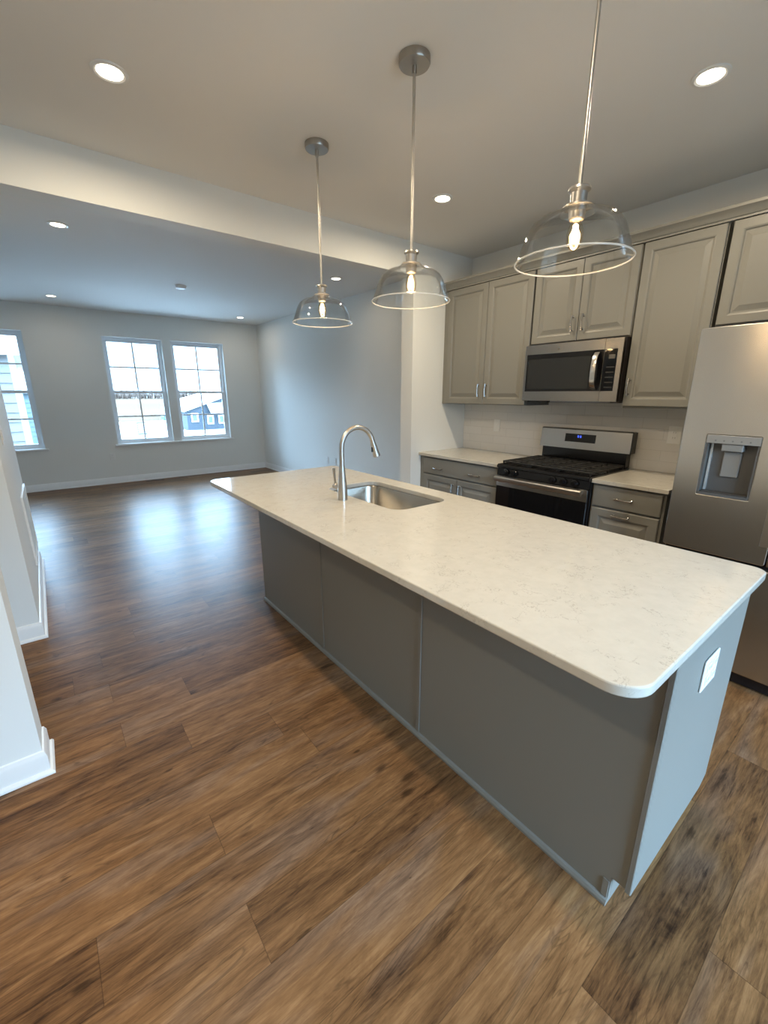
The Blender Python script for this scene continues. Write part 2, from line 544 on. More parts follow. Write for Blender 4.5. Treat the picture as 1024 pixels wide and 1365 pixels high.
struct('wall_wing', B(2.760, XW, YW, 3.245, 0, ZH), WALL)
struct('wall_left_near', B(XLEFT, XL, 1.918, 2.075, 0, H), WALL)
struct('wall_left_middle', B(-0.335, XL, 3.172, 4.75, 0, ZH), WALL)
bm = B(-0.335, XL, 3.245, 4.75, ZH, H)
struct('wall_left_upper', bm, WALL)

# baseboards with a shoe moulding: profile swept along straight runs
def baseboard(name, runs, parts=None):
    """each run: (x0,y0,x1,y1,nx,ny) along a wall line, n points into the room"""
    bm = bmesh.new()
    prof = [(0, 0), (0.026, 0), (0.026, 0.008), (0.021, 0.017), (0.013, 0.019), (0.013, 0.082), (0.009, 0.092), (0.006, 0.102), (0, 0.105)]
    for x0, y0, x1, y1, nx, ny, e0, e1 in runs:
        d = Vector((x1 - x0, y1 - y0, 0)).normalized()
        rings = []
        for px, py, e, s in ((x0, y0, e0, -1), (x1, y1, e1, 1)):
            # e = 1 lets the run grow with the profile at an outside corner, -1 shrinks it at an inside one
            rings.append([(px + nx * o + d.x * s * e * o, py + ny * o + d.y * s * e * o, h) for o, h in prof])
        loft(bm, rings)
    return struct(name, bm, TRIM, angle=25)
baseboard('baseboard_far', [(XLEFT, YF, XW, YF, 0, -1, -1, -1)])
baseboard('baseboard_right', [(XW, 3.245, XW, YF, -1, 0, -1, -1)])
baseboard('baseboard_left_near', [(XLEFT, 1.918, XL, 1.918, 0, -1, 0, 1), (XL, 1.918, XL, 2.075, 1, 0, 1, 1), (XLEFT, 2.075, XL, 2.075, 0, 1, 0, 1)])
baseboard('baseboard_left_middle', [(-0.335, 3.172, XL, 3.172, 0, -1, 1, 1), (XL, 3.172, XL, 4.75, 1, 0, 1, 1), (-0.335, 4.75, XL, 4.75, 0, 1, 1, 1), (-0.335, 3.172, -0.335, 4.75, -1, 0, 1, 1)])
baseboard('baseboard_wing', [(2.760, YW, 2.760, 3.245, -1, 0, 1, 1), (2.760, 3.245, XW, 3.245, 0, 1, 1, -1), (2.760, YW, 2.862, YW, 0, -1, 1, 0)])

# windows: double hung, two by two grilles in each sash
def window(n, x0, x1):
    f = struct('window_%d' % n, bmesh_frame(x0, x1, WZ0, WZ1, YF + 0.085, YF + 0.150, 0.034), VINYL, smooth=False)
    zr = 1.487
    for nm, za, zb, ya in (('upper_sash', zr - 0.022, WZ1 - 0.034, YF + 0.118), ('lower_sash', WZ0 + 0.034, zr + 0.022, YF + 0.092)):
        s = link(nm, bmesh_frame(x0 + 0.034, x1 - 0.034, za, zb, ya, ya + 0.024, 0.036), VINYL, f, smooth=False)
        bm = bmesh.new()
        xm, zm = (x0 + x1) / 2, (za + zb) / 2
        box(bm, xm - 0.012, xm + 0.012, ya + 0.006, ya + 0.018, za + 0.036, zb - 0.036)
        box(bm, x0 + 0.07, xm - 0.012, ya + 0.006, ya + 0.018, zm - 0.012, zm + 0.012)
        box(bm, xm + 0.012, x1 - 0.07, ya + 0.006, ya + 0.018, zm - 0.012, zm + 0.012)
        link('grille', bm, VINYL, s, smooth=False)
        link('pane', B(x0 + 0.066, x1 - 0.066, ya + 0.0105, ya + 0.0135, za + 0.032, zb - 0.032), PANE, s, smooth=False)
    return f
def bmesh_frame(x0, x1, z0, z1, ya, yb, w):
    bm = bmesh.new()
    box(bm, x0, x1, ya, yb, z0, z0 + w); box(bm, x0, x1, ya, yb, z1 - w, z1)
    box(bm, x0, x0 + w, ya, yb, z0 + w, z1 - w); box(bm, x1 - w, x1, ya, yb, z0 + w, z1 - w)
    return bm
for i, (a, b_) in enumerate(WINS):
    window(i + 1, a, b_)
def sill(n, x0, x1):
    bm = bmesh.new()
    box(bm, x0 - 0.045, x1 + 0.045, YF - 0.030, YF - 0.0005, 0.617, 0.646, 0.004)
    struct('trim_%d' % n, bm, TRIM)
sill(1, WINS[0][0], WINS[0][1]); sill(2, WINS[1][0], WINS[2][1])
for i, (a, b_) in enumerate(WINS):
    struct('trim_%d' % (i + 3), B(a + 0.001, b_ - 0.001, YF, YF + 0.084, WZ0 + 0.0005, WZ0 + 0.006), TRIM)

# glass sliding door behind the viewer
dr = struct('door_1', bmesh_frame(DX0, DX1, 0.0, DZ1, YBACK - 0.11, YBACK - 0.03, 0.06), VINYL, smooth=False)
link('stile', B((DX0 + DX1) / 2 - 0.05, (DX0 + DX1) / 2 + 0.05, YBACK - 0.1, YBACK - 0.04, 0.06, DZ1 - 0.06), VINYL, dr, smooth=False)
link('pane', B(DX0 + 0.05, DX1 - 0.05, YBACK - 0.073, YBACK - 0.067, 0.05, DZ1 - 0.05), PANE, dr, smooth=False)

# tiled backsplash
struct('wall_backsplash', B(XW - 0.009, XW - 0.0005, 0.80, YW - 0.0005, 0.9145, 1.42), TILE, smooth=False)

# ------------------------------------------------------------------ outlets, switches, vents
def wall_plate(name, label, cat, c, n, w=0.072, h=0.116, style='outlet', group=None, gang=1):
    """c = centre on the wall, n = outward normal (axis aligned, horizontal)"""
    n = Vector(n); s = Vector((-n.y, n.x, 0))
    t = thing(name, tuple(c), label, cat, group)
    c = Vector(c)
    def bx(du, dv, wu, wv, d0, d1, bev=0.0):
        p = [c + s * (du + a * wu / 2) + Vector((0, 0, dv + b2 * wv / 2)) + n * d for a in (-1, 1) for b2 in (-1, 1) for d in (d0, d1)]
        lo = [min(q[i] for q in p) for i in range(3)]; hi = [max(q[i] for q in p) for i in range(3)]
        return B(lo[0], hi[0], lo[1], hi[1], lo[2], hi[2], bev=bev)
    link('plate', bx(0, 0, w, h, 0.0005, 0.006, 0.002), PLASTIC_W, t)
    for g in range(gang):
        du = (g - (gang - 1) / 2) * 0.046
        if style == 'outlet':
            for dv in (-0.02, 0.02):
                k = link('socket', bx(du, dv, 0.033, 0.028, 0.0062, 0.0082, 0.001), PLASTIC_W, t)
                for d2 in (-0.007, 0.007):
                    link('slot', bx(du + d2, dv + 0.002, 0.0028, 0.010, 0.0083, 0.0088), PLASTIC_D, k, smooth=False)
        elif style == 'decora':
            k = link('socket', bx(du, 0, 0.034, 0.068, 0.0062, 0.0084, 0.001), PLASTIC_W, t)
            for dv in (-0.018, 0.018):
                for d2 in (-0.007, 0.007):
                    link('slot', bx(du + d2, dv, 0.0028, 0.010, 0.0085, 0.009), PLASTIC_D, k, smooth=False)
        else:
            link('rocker', bx(du, 0, 0.034, 0.068, 0.0062, 0.010, 0.002), PLASTIC_W, t)
    return t
xb = XW - 0.0095
wall_plate('light_switch', 'white switch plate on the tiled backsplash left of the stove', 'light switch', (xb, 2.662, 1.168), (-1, 0, 0), style='rocker')
wall_plate('wall_outlet', 'white outlet on the tiled backsplash between stove and fridge', 'outlet', (xb, 1.130, 1.185), (-1, 0, 0), w=0.085, h=0.122, style='decora')
wall_plate('wall_outlet', 'low white outlet on living room side wall, farther of the pair', 'outlet', (XW - 0.0005, 5.925, 0.44), (-1, 0, 0), group='outlet pair on the living room side wall')
wall_plate('wall_outlet', 'low white outlet on living room side wall, nearer of the pair', 'outlet', (XW - 0.0005, 5.70, 0.44), (-1, 0, 0), group='outlet pair on the living room side wall')
wall_plate('wall_outlet', 'small white outlet low on the far wall below the windows', 'outlet', (0.845, YF - 0.0005, 0.452), (0, -1, 0))
wall_plate('light_switch', 'white light switch on the left wall above the air grille', 'light switch', (XL + 0.0005, 3.60, 1.215), (1, 0, 0), w=0.118, style='rocker', gang=2)

# return air grille on the left wall
t = thing('air_grille', (XL, 4.35, 0.2), 'white return air grille low on the left wall', 'vent')
bm = bmesh.new()
x0, x1 = XL + 0.0005, XL + 0.014
for a in ((4.02, 4.05, 0.2, 0.73), (4.65, 4.68, 0.2, 0.73), (4.05, 4.65, 0.2, 0.23), (4.05, 4.65, 0.70, 0.73)):
    box(bm, x0, x1, *a)
link('frame', bm, TRIM, t, smooth=False)
bm = bmesh.new()
for k in range(22):
    z = 0.238 + k * 0.0213
    loft(bm, [[(x0, y, z), (x0 + 0.009, y, z + 0.010), (x0 + 0.0095, y, z + 0.0088), (x0 + 0.0005, y, z - 0.0012)] for y in (4.05, 4.65)])
link('louvres', bm, TRIM, t, smooth=False)
# floor register by the far wall
t = thing('floor_register', (1.41, 8.30, 0), 'dark floor register set in the planks below the far windows', 'vent')
link('frame', B(1.27, 1.55, 8.245, 8.345, 0.0005, 0.004), mat('brown_register', (0.05, 0.032, 0.022), 0.5), t)
bm = bmesh.new()
for k in range(12):
    box(bm, 1.285 + k * 0.0215, 1.298 + k * 0.0215, 8.262, 8.328, 0.0042, 0.0052)
link('slots', bm, BLACK, t, smooth=False)

# smoke detector
t = thing('smoke_detector', (1.589, 5.974, H), 'round white smoke detector on the living room ceiling', 'smoke detector')
link('base', lathe(bmesh.new(), [(0.066, 0), (0.066, -0.012)], (1.589, 5.974, H - 0.0005)), PLASTIC_W, t)
link('cover', lathe(bmesh.new(), [(0.060, -0.0122), (0.058, -0.026), (0.045, -0.034), (0.015, -0.036)], (1.589, 5.974, H - 0.0005)), PLASTIC_W, t)

# recessed ceiling lights
def downlight(loc, label, group, power):
    t = thing('recessed_light', loc, label, 'ceiling light', group)
    c = (loc[0], loc[1], loc[2])
    link('trim_ring', lathe(bmesh.new(), [(0.046, -0.0005), (0.068, -0.0005), (0.067, -0.005), (0.056, -0.008), (0.048, -0.005)], c, 40, cap0=False, cap1=False), TRIM, t)
    link('lens', lathe(bmesh.new(), [(0.0475, -0.002), (0.0475, -0.0045), (0.03, -0.0055)], c, 40), LENS, t)
    l = bpy.data.lights.new('lamp', 'AREA'); l.shape = 'DISK'; l.size = 0.085
    l.energy = power; l.color = CAN_COLOUR; l.spread = math.radians(175)
    o = bpy.data.objects.new('lamp', l); COL.objects.link(o); o.parent = t; o.location = (0, 0, -0.012)
    return t
k1 = downlight((0.448, 2.357, H), 'lit recessed light at upper left of the kitchen ceiling', 'recessed lights in the kitchen ceiling', CAN_POWER)
copy_tree(k1, (2.371, 0.866, H), 'lit recessed light nearest the fridge at upper right')
copy_tree(k1, (2.333, 2.340, H), 'lit recessed light between second pendant and stove cabinets')
copy_tree(k1, (0.448, 0.55, H), 'unseen recessed light added for fill near the viewer, above the frame')  # invented fitting out of view, kept for the light it adds
copy_tree(k1, (-1.0, 0.55, H), 'unseen recessed light added left of the viewer to brighten the island front')  # added out of view to lift the island's seating side
l1 = downlight((0.349, 4.488, H), 'lit recessed light beyond the header, nearest left in living room', 'recessed lights in the living room ceiling', LIVING_CAN_POWER)
copy_tree(l1, (0.378, 7.611, H), 'lit recessed light near the far wall above the left window')
copy_tree(l1, (2.947, 7.701, H), 'lit recessed light near the far right corner of living room')
copy_tree(l1, (2.868, 4.519, H), 'lit living room light seen between the farthest and middle pendants')

# ------------------------------------------------------------------ pendants
def pendant(loc, label):
    x, y, z = loc
    t = thing('pendant_lamp', loc, label, 'pendant lamp', 'glass pendant lamps over the island')
    def L(prof, n=48, **k): return lathe(bmesh.new(), prof, (x, y, 0), n, **k)
    link('canopy', L([(0.061, H - 0.0005), (0.061, H - 0.022), (0.058, H - 0.027), (0.012, H - 0.028)]), DARK_NICKEL, t)
    link('rod', tube(bmesh.new(), [(x, y, H - 0.028), (x, y, H - 0.055), (x, y, H - 0.0551), (x, y, 2.052)], [0.009, 0.009, 0.0058, 0.0058], 16), NICKEL, t)
    link('socket', L([(0.008, 2.056), (0.016, 2.054), (0.031, 2.049), (0.032, 2.043), (0.024, 2.036), (0.0225, 2.010), (0.030, 2.006), (0.041, 2.003), (0.041, 1.9985), (0.024, 1.9965), (0.0225, 1.970), (0.019, 1.966)]), NICKEL, t)
    prof = [(0.030, 1.996), (0.044, 1.9955), (0.0485, 1.990), (0.051, 1.982), (0.075, 1.978), (0.103, 1.969), (0.124, 1.954), (0.138, 1.932), (0.148, 1.905), (0.157, 1.880), (0.164, 1.862), (0.168, 1.856)]
    th = 0.0028
    outer = [(r + th * 0.6, h + th * 0.8) for r, h in prof]
    sh = link('glass_shade', L(prof + outer[::-1] + [prof[0]], 72, cap0=False, cap1=False), SHADE_GLASS, t, angle=60)
    rim = [(x + 0.169 * math.cos(2 * PI * i / 72), y + 0.169 * math.sin(2 * PI * i / 72), 1.855) for i in range(73)]
    link('rim', tube(bmesh.new(), rim, 0.0026, 8, cap=False), RIM_GLASS, sh, angle=80)
    b = link('bulb', L([(0.012, 1.972), (0.014, 1.962), (0.021, 1.945), (0.0235, 1.928), (0.0225, 1.908), (0.016, 1.892), (0.006, 1.886), (0.0005, 1.8855)], 28), BULB_GLASS, t, angle=70)
    link('filament', L([(0.003, 1.957), (0.0075, 1.953), (0.0085, 1.93), (0.0085, 1.912), (0.006, 1.905), (0.001, 1.904)], 16), FILAMENT, b)
    l = bpy.data.lights.new('glow', 'POINT'); l.energy = BULB_POWER; l.color = BULB_COLOUR; l.shadow_soft_size = 0.02
    o = bpy.data.objects.new('glow', l); COL.objects.link(o); o.parent = t; o.location = (0, 0, 1.93 - z)
    return t
P1 = pendant((1.36, 2.295, H), 'farthest of the three glass pendant lamps over the island')
copy_tree(P1, (1.36, 1.540, H), 'middle one of the three glass pendant lamps over the island')
copy_tree(P1, (1.36, 0.797, H), 'nearest of the three glass pendant lamps over the island')

# ------------------------------------------------------------------ cabinet parts
def panel_door(y0, y1, z0, z1, xb, th=0.020, stile=0.058, raised=True):
    """front facing -x, back at xb; raised centre panel"""
    bm = bmesh.new()
    xf = xb - th
    if raised:
        prof = [(0, xb), (0, xf + 0.004), (0.004, xf), (stile - 0.012, xf), (stile - 0.004, xf + 0.003), (stile, xf + 0.009), (stile + 0.007, xf + 0.010), (stile + 0.032, xf + 0.003), (stile + 0.035, xf + 0.0015)]
    else:
        prof = [(0, xb), (0, xf + 0.004), (0.004, xf + 0.001), (0.010, xf)]
    rings = [[(x, y0 + i, z0 + i), (x, y1 - i, z0 + i), (x, y1 - i, z1 - i), (x, y0 + i, z1 - i)] for i, x in prof]
    loft(bm, rings)
    return bm

def pull(bm, c, axis, length=0.106, out=0.028):
    """arched bar pull standing off towards -x with two round feet"""
    c = Vector(c); a = Vector((0, 1, 0)) if axis == 'y' else Vector((0, 0, 1))
    h = length / 2
    for s in (-1, 1):
        p = c + a * s * (h - 0.009)
        lathe(bm, [(0.0072, -0.0004), (0.0072, -0.003), (0.0045, -0.006), (0.0045, -out + 0.006)], p, 12, axis='x')
    pts, rad = [], []
    for k in range(13):
        u = -1 + 2 * k / 12
        pts.append(c + a * u * h + Vector((-(out - 0.007 * u * u), 0, 0)))
        rad.append(0.0045 + 0.0035 * abs(u) ** 3)
    tube(bm, pts, rad, 10)
    return bm

def shell(bm, x0, x1, y0, y1, z0, z1, t=0.018):
    """open-fronted cabinet carcass facing -x"""
    box(bm, x0, x1, y0, y0 + t, z0, z1); box(bm, x0, x1, y1 - t, y1, z0, z1)
    box(bm, x0, x1, y0 + t, y1 - t, z0, z0 + t); box(bm, x0, x1, y0 + t, y1 - t, z1 - t, z1)
    box(bm, x1 - t, x1, y0 + t, y1 - t, z0 + t, z1 - t)
    return bm

XU = 3.182            # face of the upper carcasses
def face_frame(bm, x, y0, y1, z0, z1, w, th=0.018):
    box(bm, x - th, x, y0, y0 + w, z0, z1); box(bm, x - th, x, y1 - w, y1, z0, z1)
    box(bm, x - th, x, y0 + w, y1 - w, z0, z0 + w); box(bm, x - th, x, y0 + w, y1 - w, z1 - w, z1)

def upper(label, y0, y1, z0, z1, doors, xfront=XU, handles=()):
    t = thing('upper_cabinet', (XW, (y0 + y1) / 2, z0), label, 'cabinet', 'upper kitchen cabinets')
    bm = shell(bmesh.new(), xfront, XW - 0.001, y0, y1, z0, z1)
    link('body', bm, CAB, t, smooth=False)
    bm = bmesh.new(); face_frame(bm, xfront - 0.0002, y0, y1, z0, z1, 0.035)
    link('face_frame', bm, CAB, t, smooth=False)
    xd = xfront - 0.0187
    for (a, b, za, zb), hd in zip(doors, handles):
        d = link('door', panel_door(a, b, za, zb, xd), CAB, t, angle=20)
        if hd:
            link('handle', pull(bmesh.new(), (xd - 0.0203, hd[0], hd[1]), 'z'), CHROME, d)
    return t

upper('tall grey two-door upper cabinet left of the microwave', 2.132, 3.050, 1.372, 2.392,
      [(2.5745, 3.028, 1.376, 2.3725), (2.134, 2.571, 1.376, 2.3725)], handles=[(2.615, 1.495), (2.533, 1.495)])
struct('trim_6', B(XU - 0.018, XW - 0.001, 3.0505, YW - 0.0008, 1.372, 2.392), CAB)
upper('short grey two-door upper cabinet above the microwave', 1.374, 2.121, 1.832, 2.392,
      [(1.7485, 2.119, 1.838, 2.3725), (1.376, 1.745, 1.838, 2.3725)], handles=[(1.785, 1.955), (1.707, 1.955)])
upper('tall grey single-door upper cabinet right of the microwave', 0.935, 1.364, 1.372, 2.392,
      [(0.938, 1.362, 1.385, 2.3725)], handles=[(1.333, 1.510)])
upper('short grey upper cabinet above the fridge', -0.115, 0.915, 1.840, 2.392,
      [(0.404, 0.912, 1.846, 2.3725), (-0.112, 0.400, 1.846, 2.3725)], handles=[(0.444, 1.93), (0.360, 1.93)])
# crown moulding along the cabinet tops
bm = bmesh.new()
cp = [(0.0, 2.3925), (0.0, 2.3760), (-0.024, 2.3760), (-0.024, 2.386), (-0.030, 2.390), (-0.036, 2.402), (-0.052, 2.420), (-0.060, 2.426), (-0.060, 2.440), (0.02, 2.440), (0.02, 2.3925)]
loft(bm, [[(XU - 0.0392 + 0.02 + dx, y, z) for dx, z in cp] for y in (-0.115, YW - 0.0008)])
tag(link('crown_moulding', bm, CAB, angle=20), 'long grey crown moulding along the top of the upper cabinets', 'moulding')

# ------------------------------------------------------------------ base cabinets and their worktops
XB = 2.912
def base(label, y0, y1):
    t = thing('base_cabinet', (XW, (y0 + y1) / 2, 0), label, 'cabinet', 'grey base cabinets along the stove wall')
    bm = shell(bmesh.new(), XB, XW - 0.001, y0, y1, 0.10, 0.886)
    box(bm, XB + 0.07, XW - 0.001, y0, y1, 0.0005, 0.10)
    link('body', bm, CAB, t, smooth=False)
    bm = bmesh.new(); face_frame(bm, XB - 0.0002, y0, y1, 0.10, 0.886, 0.030)
    box(bm, XB - 0.0182, XB - 0.0002, y0 + 0.03, y1 - 0.03, 0.705, 0.735)
    link('face_frame', bm, CAB, t, smooth=False)
    return t
xd = XB - 0.0187
t = base('wide grey base cabinet between stub wall and stove', 2.135, 3.062)
dw = link('drawer', panel_door(2.150, 3.024, 0.724, 0.872, xd, raised=False), CAB, t, angle=20)
for yy in (2.820, 2.375):
    link('handle', pull(bmesh.new(), (xd - 0.0203, yy, 0.785), 'y'), CHROME, dw)
for a, b, hy in ((2.590, 3.024, 2.628), (2.150, 2.584, 2.546)):
    d = link('door', panel_door(a, b, 0.112, 0.712, xd), CAB, t, angle=20)
    link('handle', pull(bmesh.new(), (xd - 0.0203, hy, 0.615), 'z'), CHROME, d)
struct('trim_7', B(XB - 0.018, XW - 0.001, 3.0625, YW - 0.0008, 0.0005, 0.886), CAB)
t = base('narrow grey base cabinet with drawers between stove and fridge', 0.915, 1.364)
dw = link('drawer', panel_door(0.930, 1.352, 0.734, 0.872, xd, raised=False), CAB, t, angle=20)
link('handle', pull(bmesh.new(), (xd - 0.0203, 1.146, 0.803), 'y'), CHROME, dw)
dw = link('drawer', panel_door(0.930, 1.352, 0.112, 0.722, xd, stile=0.062), CAB, t, angle=20)
link('handle', pull(bmesh.new(), (xd - 0.0203, 1.150, 0.690), 'y'), CHROME, dw)

def worktop(label, y0, y1):
    bm = slab_with_hole([(2.862, y0), (XW - 0.0015, y0), (XW - 0.0015, y1), (2.862, y1)], None, 0.8865, 0.9140)
    return tag(link('worktop', bm, QUARTZ, angle=20), label, 'worktop', 'short worktops beside the stove')
worktop('cream quartz worktop left of the stove', 2.131, YW - 0.001)
worktop('cream quartz worktop between stove and fridge', 0.900, 1.3655)

# ------------------------------------------------------------------ microwave
t = thing('microwave', (XW, 1.752, 1.40), 'stainless over-the-range microwave hung under the short cabinet', 'microwave')
my0, my1, mz0, mz1, mx = 1.383, 2.123, 1.414, 1.8312, 3.092
link('body', B(mx + 0.032, XW - 0.0105, my0, my1, mz0, mz1, 0.003), mat('microwave_case', (0.035, 0.030, 0.028), 0.4), t)
ysplit = 1.503
def framed(bm, y0, y1, z0, z1, wy0, wy1, wz0, wz1, xa, xb):
    box(bm, xa, xb, y0, y1, z0, wz0); box(bm, xa, xb, y0, y1, wz1, z1)
    box(bm, xa, xb, y0, wy0, wz0, wz1); box(bm, xa, xb, wy1, y1, wz0, wz1)
    return bm
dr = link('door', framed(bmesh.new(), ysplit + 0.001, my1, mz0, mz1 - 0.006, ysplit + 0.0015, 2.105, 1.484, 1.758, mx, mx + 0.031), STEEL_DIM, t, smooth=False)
link('window', B(mx + 0.002, mx + 0.028, ysplit + 0.002, 2.1045, 1.4845, 1.7575), BLACK_GLASS, dr, smooth=False)
link('window_screen', B(mx + 0.0008, mx + 0.0018, 1.595, 2.090, 1.503, 1.722), MW_GLASS, dr, smooth=False)
bm = bmesh.new()
pts = []
for k in range(15):
    u = -1 + 2 * k / 14
    pts.append((mx - 0.038 + 0.030 * u ** 4 - 0.006 * (1 - u * u), 1.545, 1.617 + u * 0.125))
rings = []
for (x, y, z) in pts:
    rings.append([(x - 0.006, y - 0.017, z), (x - 0.008, y, z), (x - 0.006, y + 0.017, z), (x + 0.005, y + 0.017, z), (x + 0.005, y - 0.017, z)])
loft(bm, rings)
link('handle', bm, mat('bright_handle_steel', (0.70, 0.69, 0.66), 0.22, 1.0), dr)
link('emblem', lathe(bmesh.new(), [(0.010, -0.0005), (0.010, -0.0012)], (mx, 1.845, 1.789), 20, axis='x'), mat('emblem_grey', (0.30, 0.28, 0.25), 0.3, 1.0), dr)
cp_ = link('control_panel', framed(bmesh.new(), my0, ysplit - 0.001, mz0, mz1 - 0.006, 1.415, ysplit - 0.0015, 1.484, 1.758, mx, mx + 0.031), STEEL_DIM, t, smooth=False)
link('touch_panel', B(mx + 0.002, mx + 0.028, 1.4155, ysplit - 0.002, 1.4845, 1.7575), BLACK_GLASS, cp_, smooth=False)
link('display', B(mx + 0.001, mx + 0.0018, 1.428, 1.470, 1.695, 1.722), mat('display_grey', (0.07, 0.07, 0.07), 0.2), cp_, smooth=False)
KEYPAD = mat('keypad_grey', (0.02, 0.02, 0.02), 0.4)
for r in range(5):
    link('key_row', B(mx + 0.0012, mx + 0.0018, 1.424, 1.479, 1.505 + r * 0.033, 1.513 + r * 0.033), KEYPAD, cp_, smooth=False)
bm = bmesh.new()
box(bm, mx + 0.05, XW - 0.03, my0 + 0.06, my1 - 0.22, mz0 - 0.012, mz0 - 0.0005)
link('grease_filter', bm, mat('filter_grey', (0.30, 0.30, 0.31), 0.4, 0.6), t, smooth=False)
link('vent_base', B(mx + 0.035, XW - 0.03, my1 - 0.20, my1 - 0.03, mz0 - 0.012, mz0 - 0.0005), BLACK, t, smooth=False)

# ------------------------------------------------------------------ gas range
ry0, ry1, rx = 1.3685, 2.1285, 2.850
t = thing('gas_range', (3.18, 1.748, 0), 'black and stainless gas range between the two worktops', 'stove')
link('body', B(rx + 0.03, XW - 0.012, ry0, ry1, 0.03, 0.893, 0.003), BLACK, t)
for yy in (ry0 + 0.06, ry1 - 0.06):
    for xx in (rx + 0.10, XW - 0.08):
        link('foot', lathe(bmesh.new(), [(0.02, 0.0005), (0.02, 0.029)], (xx, yy, 0), 12), BLACK, t)
bm = bmesh.new()
loft(bm, [[(rx + 0.028, y, 0.8935), (rx - 0.006, y, 0.8935), (rx - 0.012, y, 0.900), (rx - 0.010, y, 0.915), (rx, y, 0.922), (3.425, y, 0.922), (3.425, y, 0.8935)] for y in (ry0 - 0.0005, ry1 + 0.0005)])
ck = link('cooktop', bm, BLACK, t)
bm = bmesh.new()
loft(bm, [[(rx + 0.029, y, 0.838), (rx - 0.004, y, 0.838), (rx + 0.004, y, 0.8925), (rx + 0.029, y, 0.8925)] for y in (ry0 + 0.001, ry1 - 0.001)])
cpn = link('control_panel', bm, BLACK, t)
for yy in (2.045, 1.965, 1.640, 1.555, 1.470):
    k = link('knob', lathe(bmesh.new(), [(0.024, -0.0005), (0.024, -0.008), (0.019, -0.012), (0.017, -0.028), (0.0155, -0.031)], (rx - 0.004, yy, 0.866), 24, axis='x'), BLACK, cpn)
# grates: three cast-iron sections, burners beneath
secs = [(ry0 + 0.018, ry0 + 0.262), (ry0 + 0.266, ry0 + 0.494), (ry0 + 0.498, ry1 - 0.018)]
for a, b in secs:
    bm = bmesh.new()
    x0, x1, z0, z1 = rx + 0.035, 3.385, 0.936, 0.948
    w = 0.011
    box(bm, x0, x1, a, a + w, z0, z1, 0.002); box(bm, x0, x1, b - w, b, z0, z1, 0.002)
    for k in range(7):
        xx = x0 + (x1 - x0 - w) * k / 6
        box(bm, xx, xx + w, a + w * 0.6, b - w * 0.6, z0, z1, 0.002)
    m_ = (a + b) / 2
    box(bm, x0 + w, x1 - w, m_ - w / 2, m_ + w / 2, z0 + 0.001, z1 - 0.0005)
    for xx in (x0 + 0.002, (x0 + x1) / 2, x1 - w):
        for yy in (a + 0.001, b - w + 0.001):
            box(bm, xx, xx + 0.009, yy, yy + 0.009, 0.9225, z0 + 0.001)
    link('grate', bm, IRON, t, smooth=False)
for bx_, by_ in ((3.00, ry0 + 0.14), (3.26, ry0 + 0.14), (3.13, ry0 + 0.38), (3.00, ry1 - 0.14), (3.26, ry1 - 0.14)):
    link('burner', lathe(bmesh.new(), [(0.05, 0.9225), (0.048, 0.928), (0.034, 0.929), (0.033, 0.934), (0.01, 0.9345)], (bx_, by_, 0), 24), IRON, t)
# oven door
od = link('oven_door', B(rx - 0.010, rx + 0.029, ry0 + 0.003, ry1 - 0.003, 0.215, 0.834, 0.003), BLACK_GLASS, t)
link('steel_band', B(rx - 0.0125, rx - 0.0102, ry0 + 0.004, ry1 - 0.004, 0.750, 0.832), STEEL, od, smooth=False)
bm = bmesh.new()
hx, hz = rx - 0.055, 0.812
loft(bm, [[(hx - 0.006, y, hz - 0.019), (hx - 0.010, y, hz - 0.008), (hx - 0.010, y, hz + 0.010), (hx - 0.005, y, hz + 0.019), (hx + 0.008, y, hz + 0.019), (hx + 0.008, y, hz - 0.019)] for y in (ry0 + 0.025, ry1 - 0.012)])
for yy in (ry0 + 0.045, ry1 - 0.06):
    box(bm, hx + 0.006, rx - 0.0128, yy, yy + 0.02, hz - 0.012, hz + 0.012)
link('handle', bm, mat('satin_handle_steel', (0.66, 0.65, 0.62), 0.28, 1.0), od, angle=25)
link('storage_drawer', B(rx - 0.008, rx + 0.029, ry0 + 0.003, ry1 - 0.003, 0.045, 0.208, 0.003), STEEL, t)
# backguard
bm = bmesh.new()
loft(bm, [[(3.426, y, 0.9225), (3.430, y, 1.030), (3.494, y, 1.030), (3.494, y, 0.9225)] for y in (ry0 + 0.028, ry1 - 0.028)])
bg_ = link('backguard', bm, BLACK, t, smooth=False)
bm = bmesh.new()
loft(bm, [[(3.421, y, 1.0302), (3.436, y, 1.182), (3.448, y, 1.191), (3.494, y, 1.191), (3.494, y, 1.0302)] for y in (ry0 + 0.008, ry1 - 0.002)])
fa = link('steel_fascia', bm, STEEL, bg_, angle=20)
link('end_cap', B(3.424, 3.494, ry0, ry0 + 0.0075, 1.0302, 1.188), BLACK, bg_, smooth=False)
def fascia_pt(z, d): return 3.421 + (z - 1.0302) / (1.182 - 1.0302) * 0.015 - d
bm = bmesh.new()
loft(bm, [[(fascia_pt(1.085, 0.0005), y, 1.085), (fascia_pt(1.150, 0.0005), y, 1.150), (fascia_pt(1.150, 0.002), y, 1.150), (fascia_pt(1.085, 0.002), y, 1.085)] for y in (1.648, 1.903)])
link('clock_panel', bm, BLACK_GLASS, bg_, smooth=False)
bm = bmesh.new()
def digit(y, z, h, w):
    s = 0.0028
    for (a, b, c_, d_) in ((y, y + w, z, z + s), (y, y + w, z + h - s, z + h), (y, y + s, z + s, z + h - s), (y + w - s, y + w, z + s, z + h - s)):
        xx = fascia_pt(z + h / 2, 0.0032)
        box(bm, xx, xx + 0.0008, a, b, c_, d_)
for yy in (1.766, 1.786):
    digit(yy, 1.122, 0.016, 0.010)
link('clock_digits', bm, BLUE_LED, bg_, smooth=False)

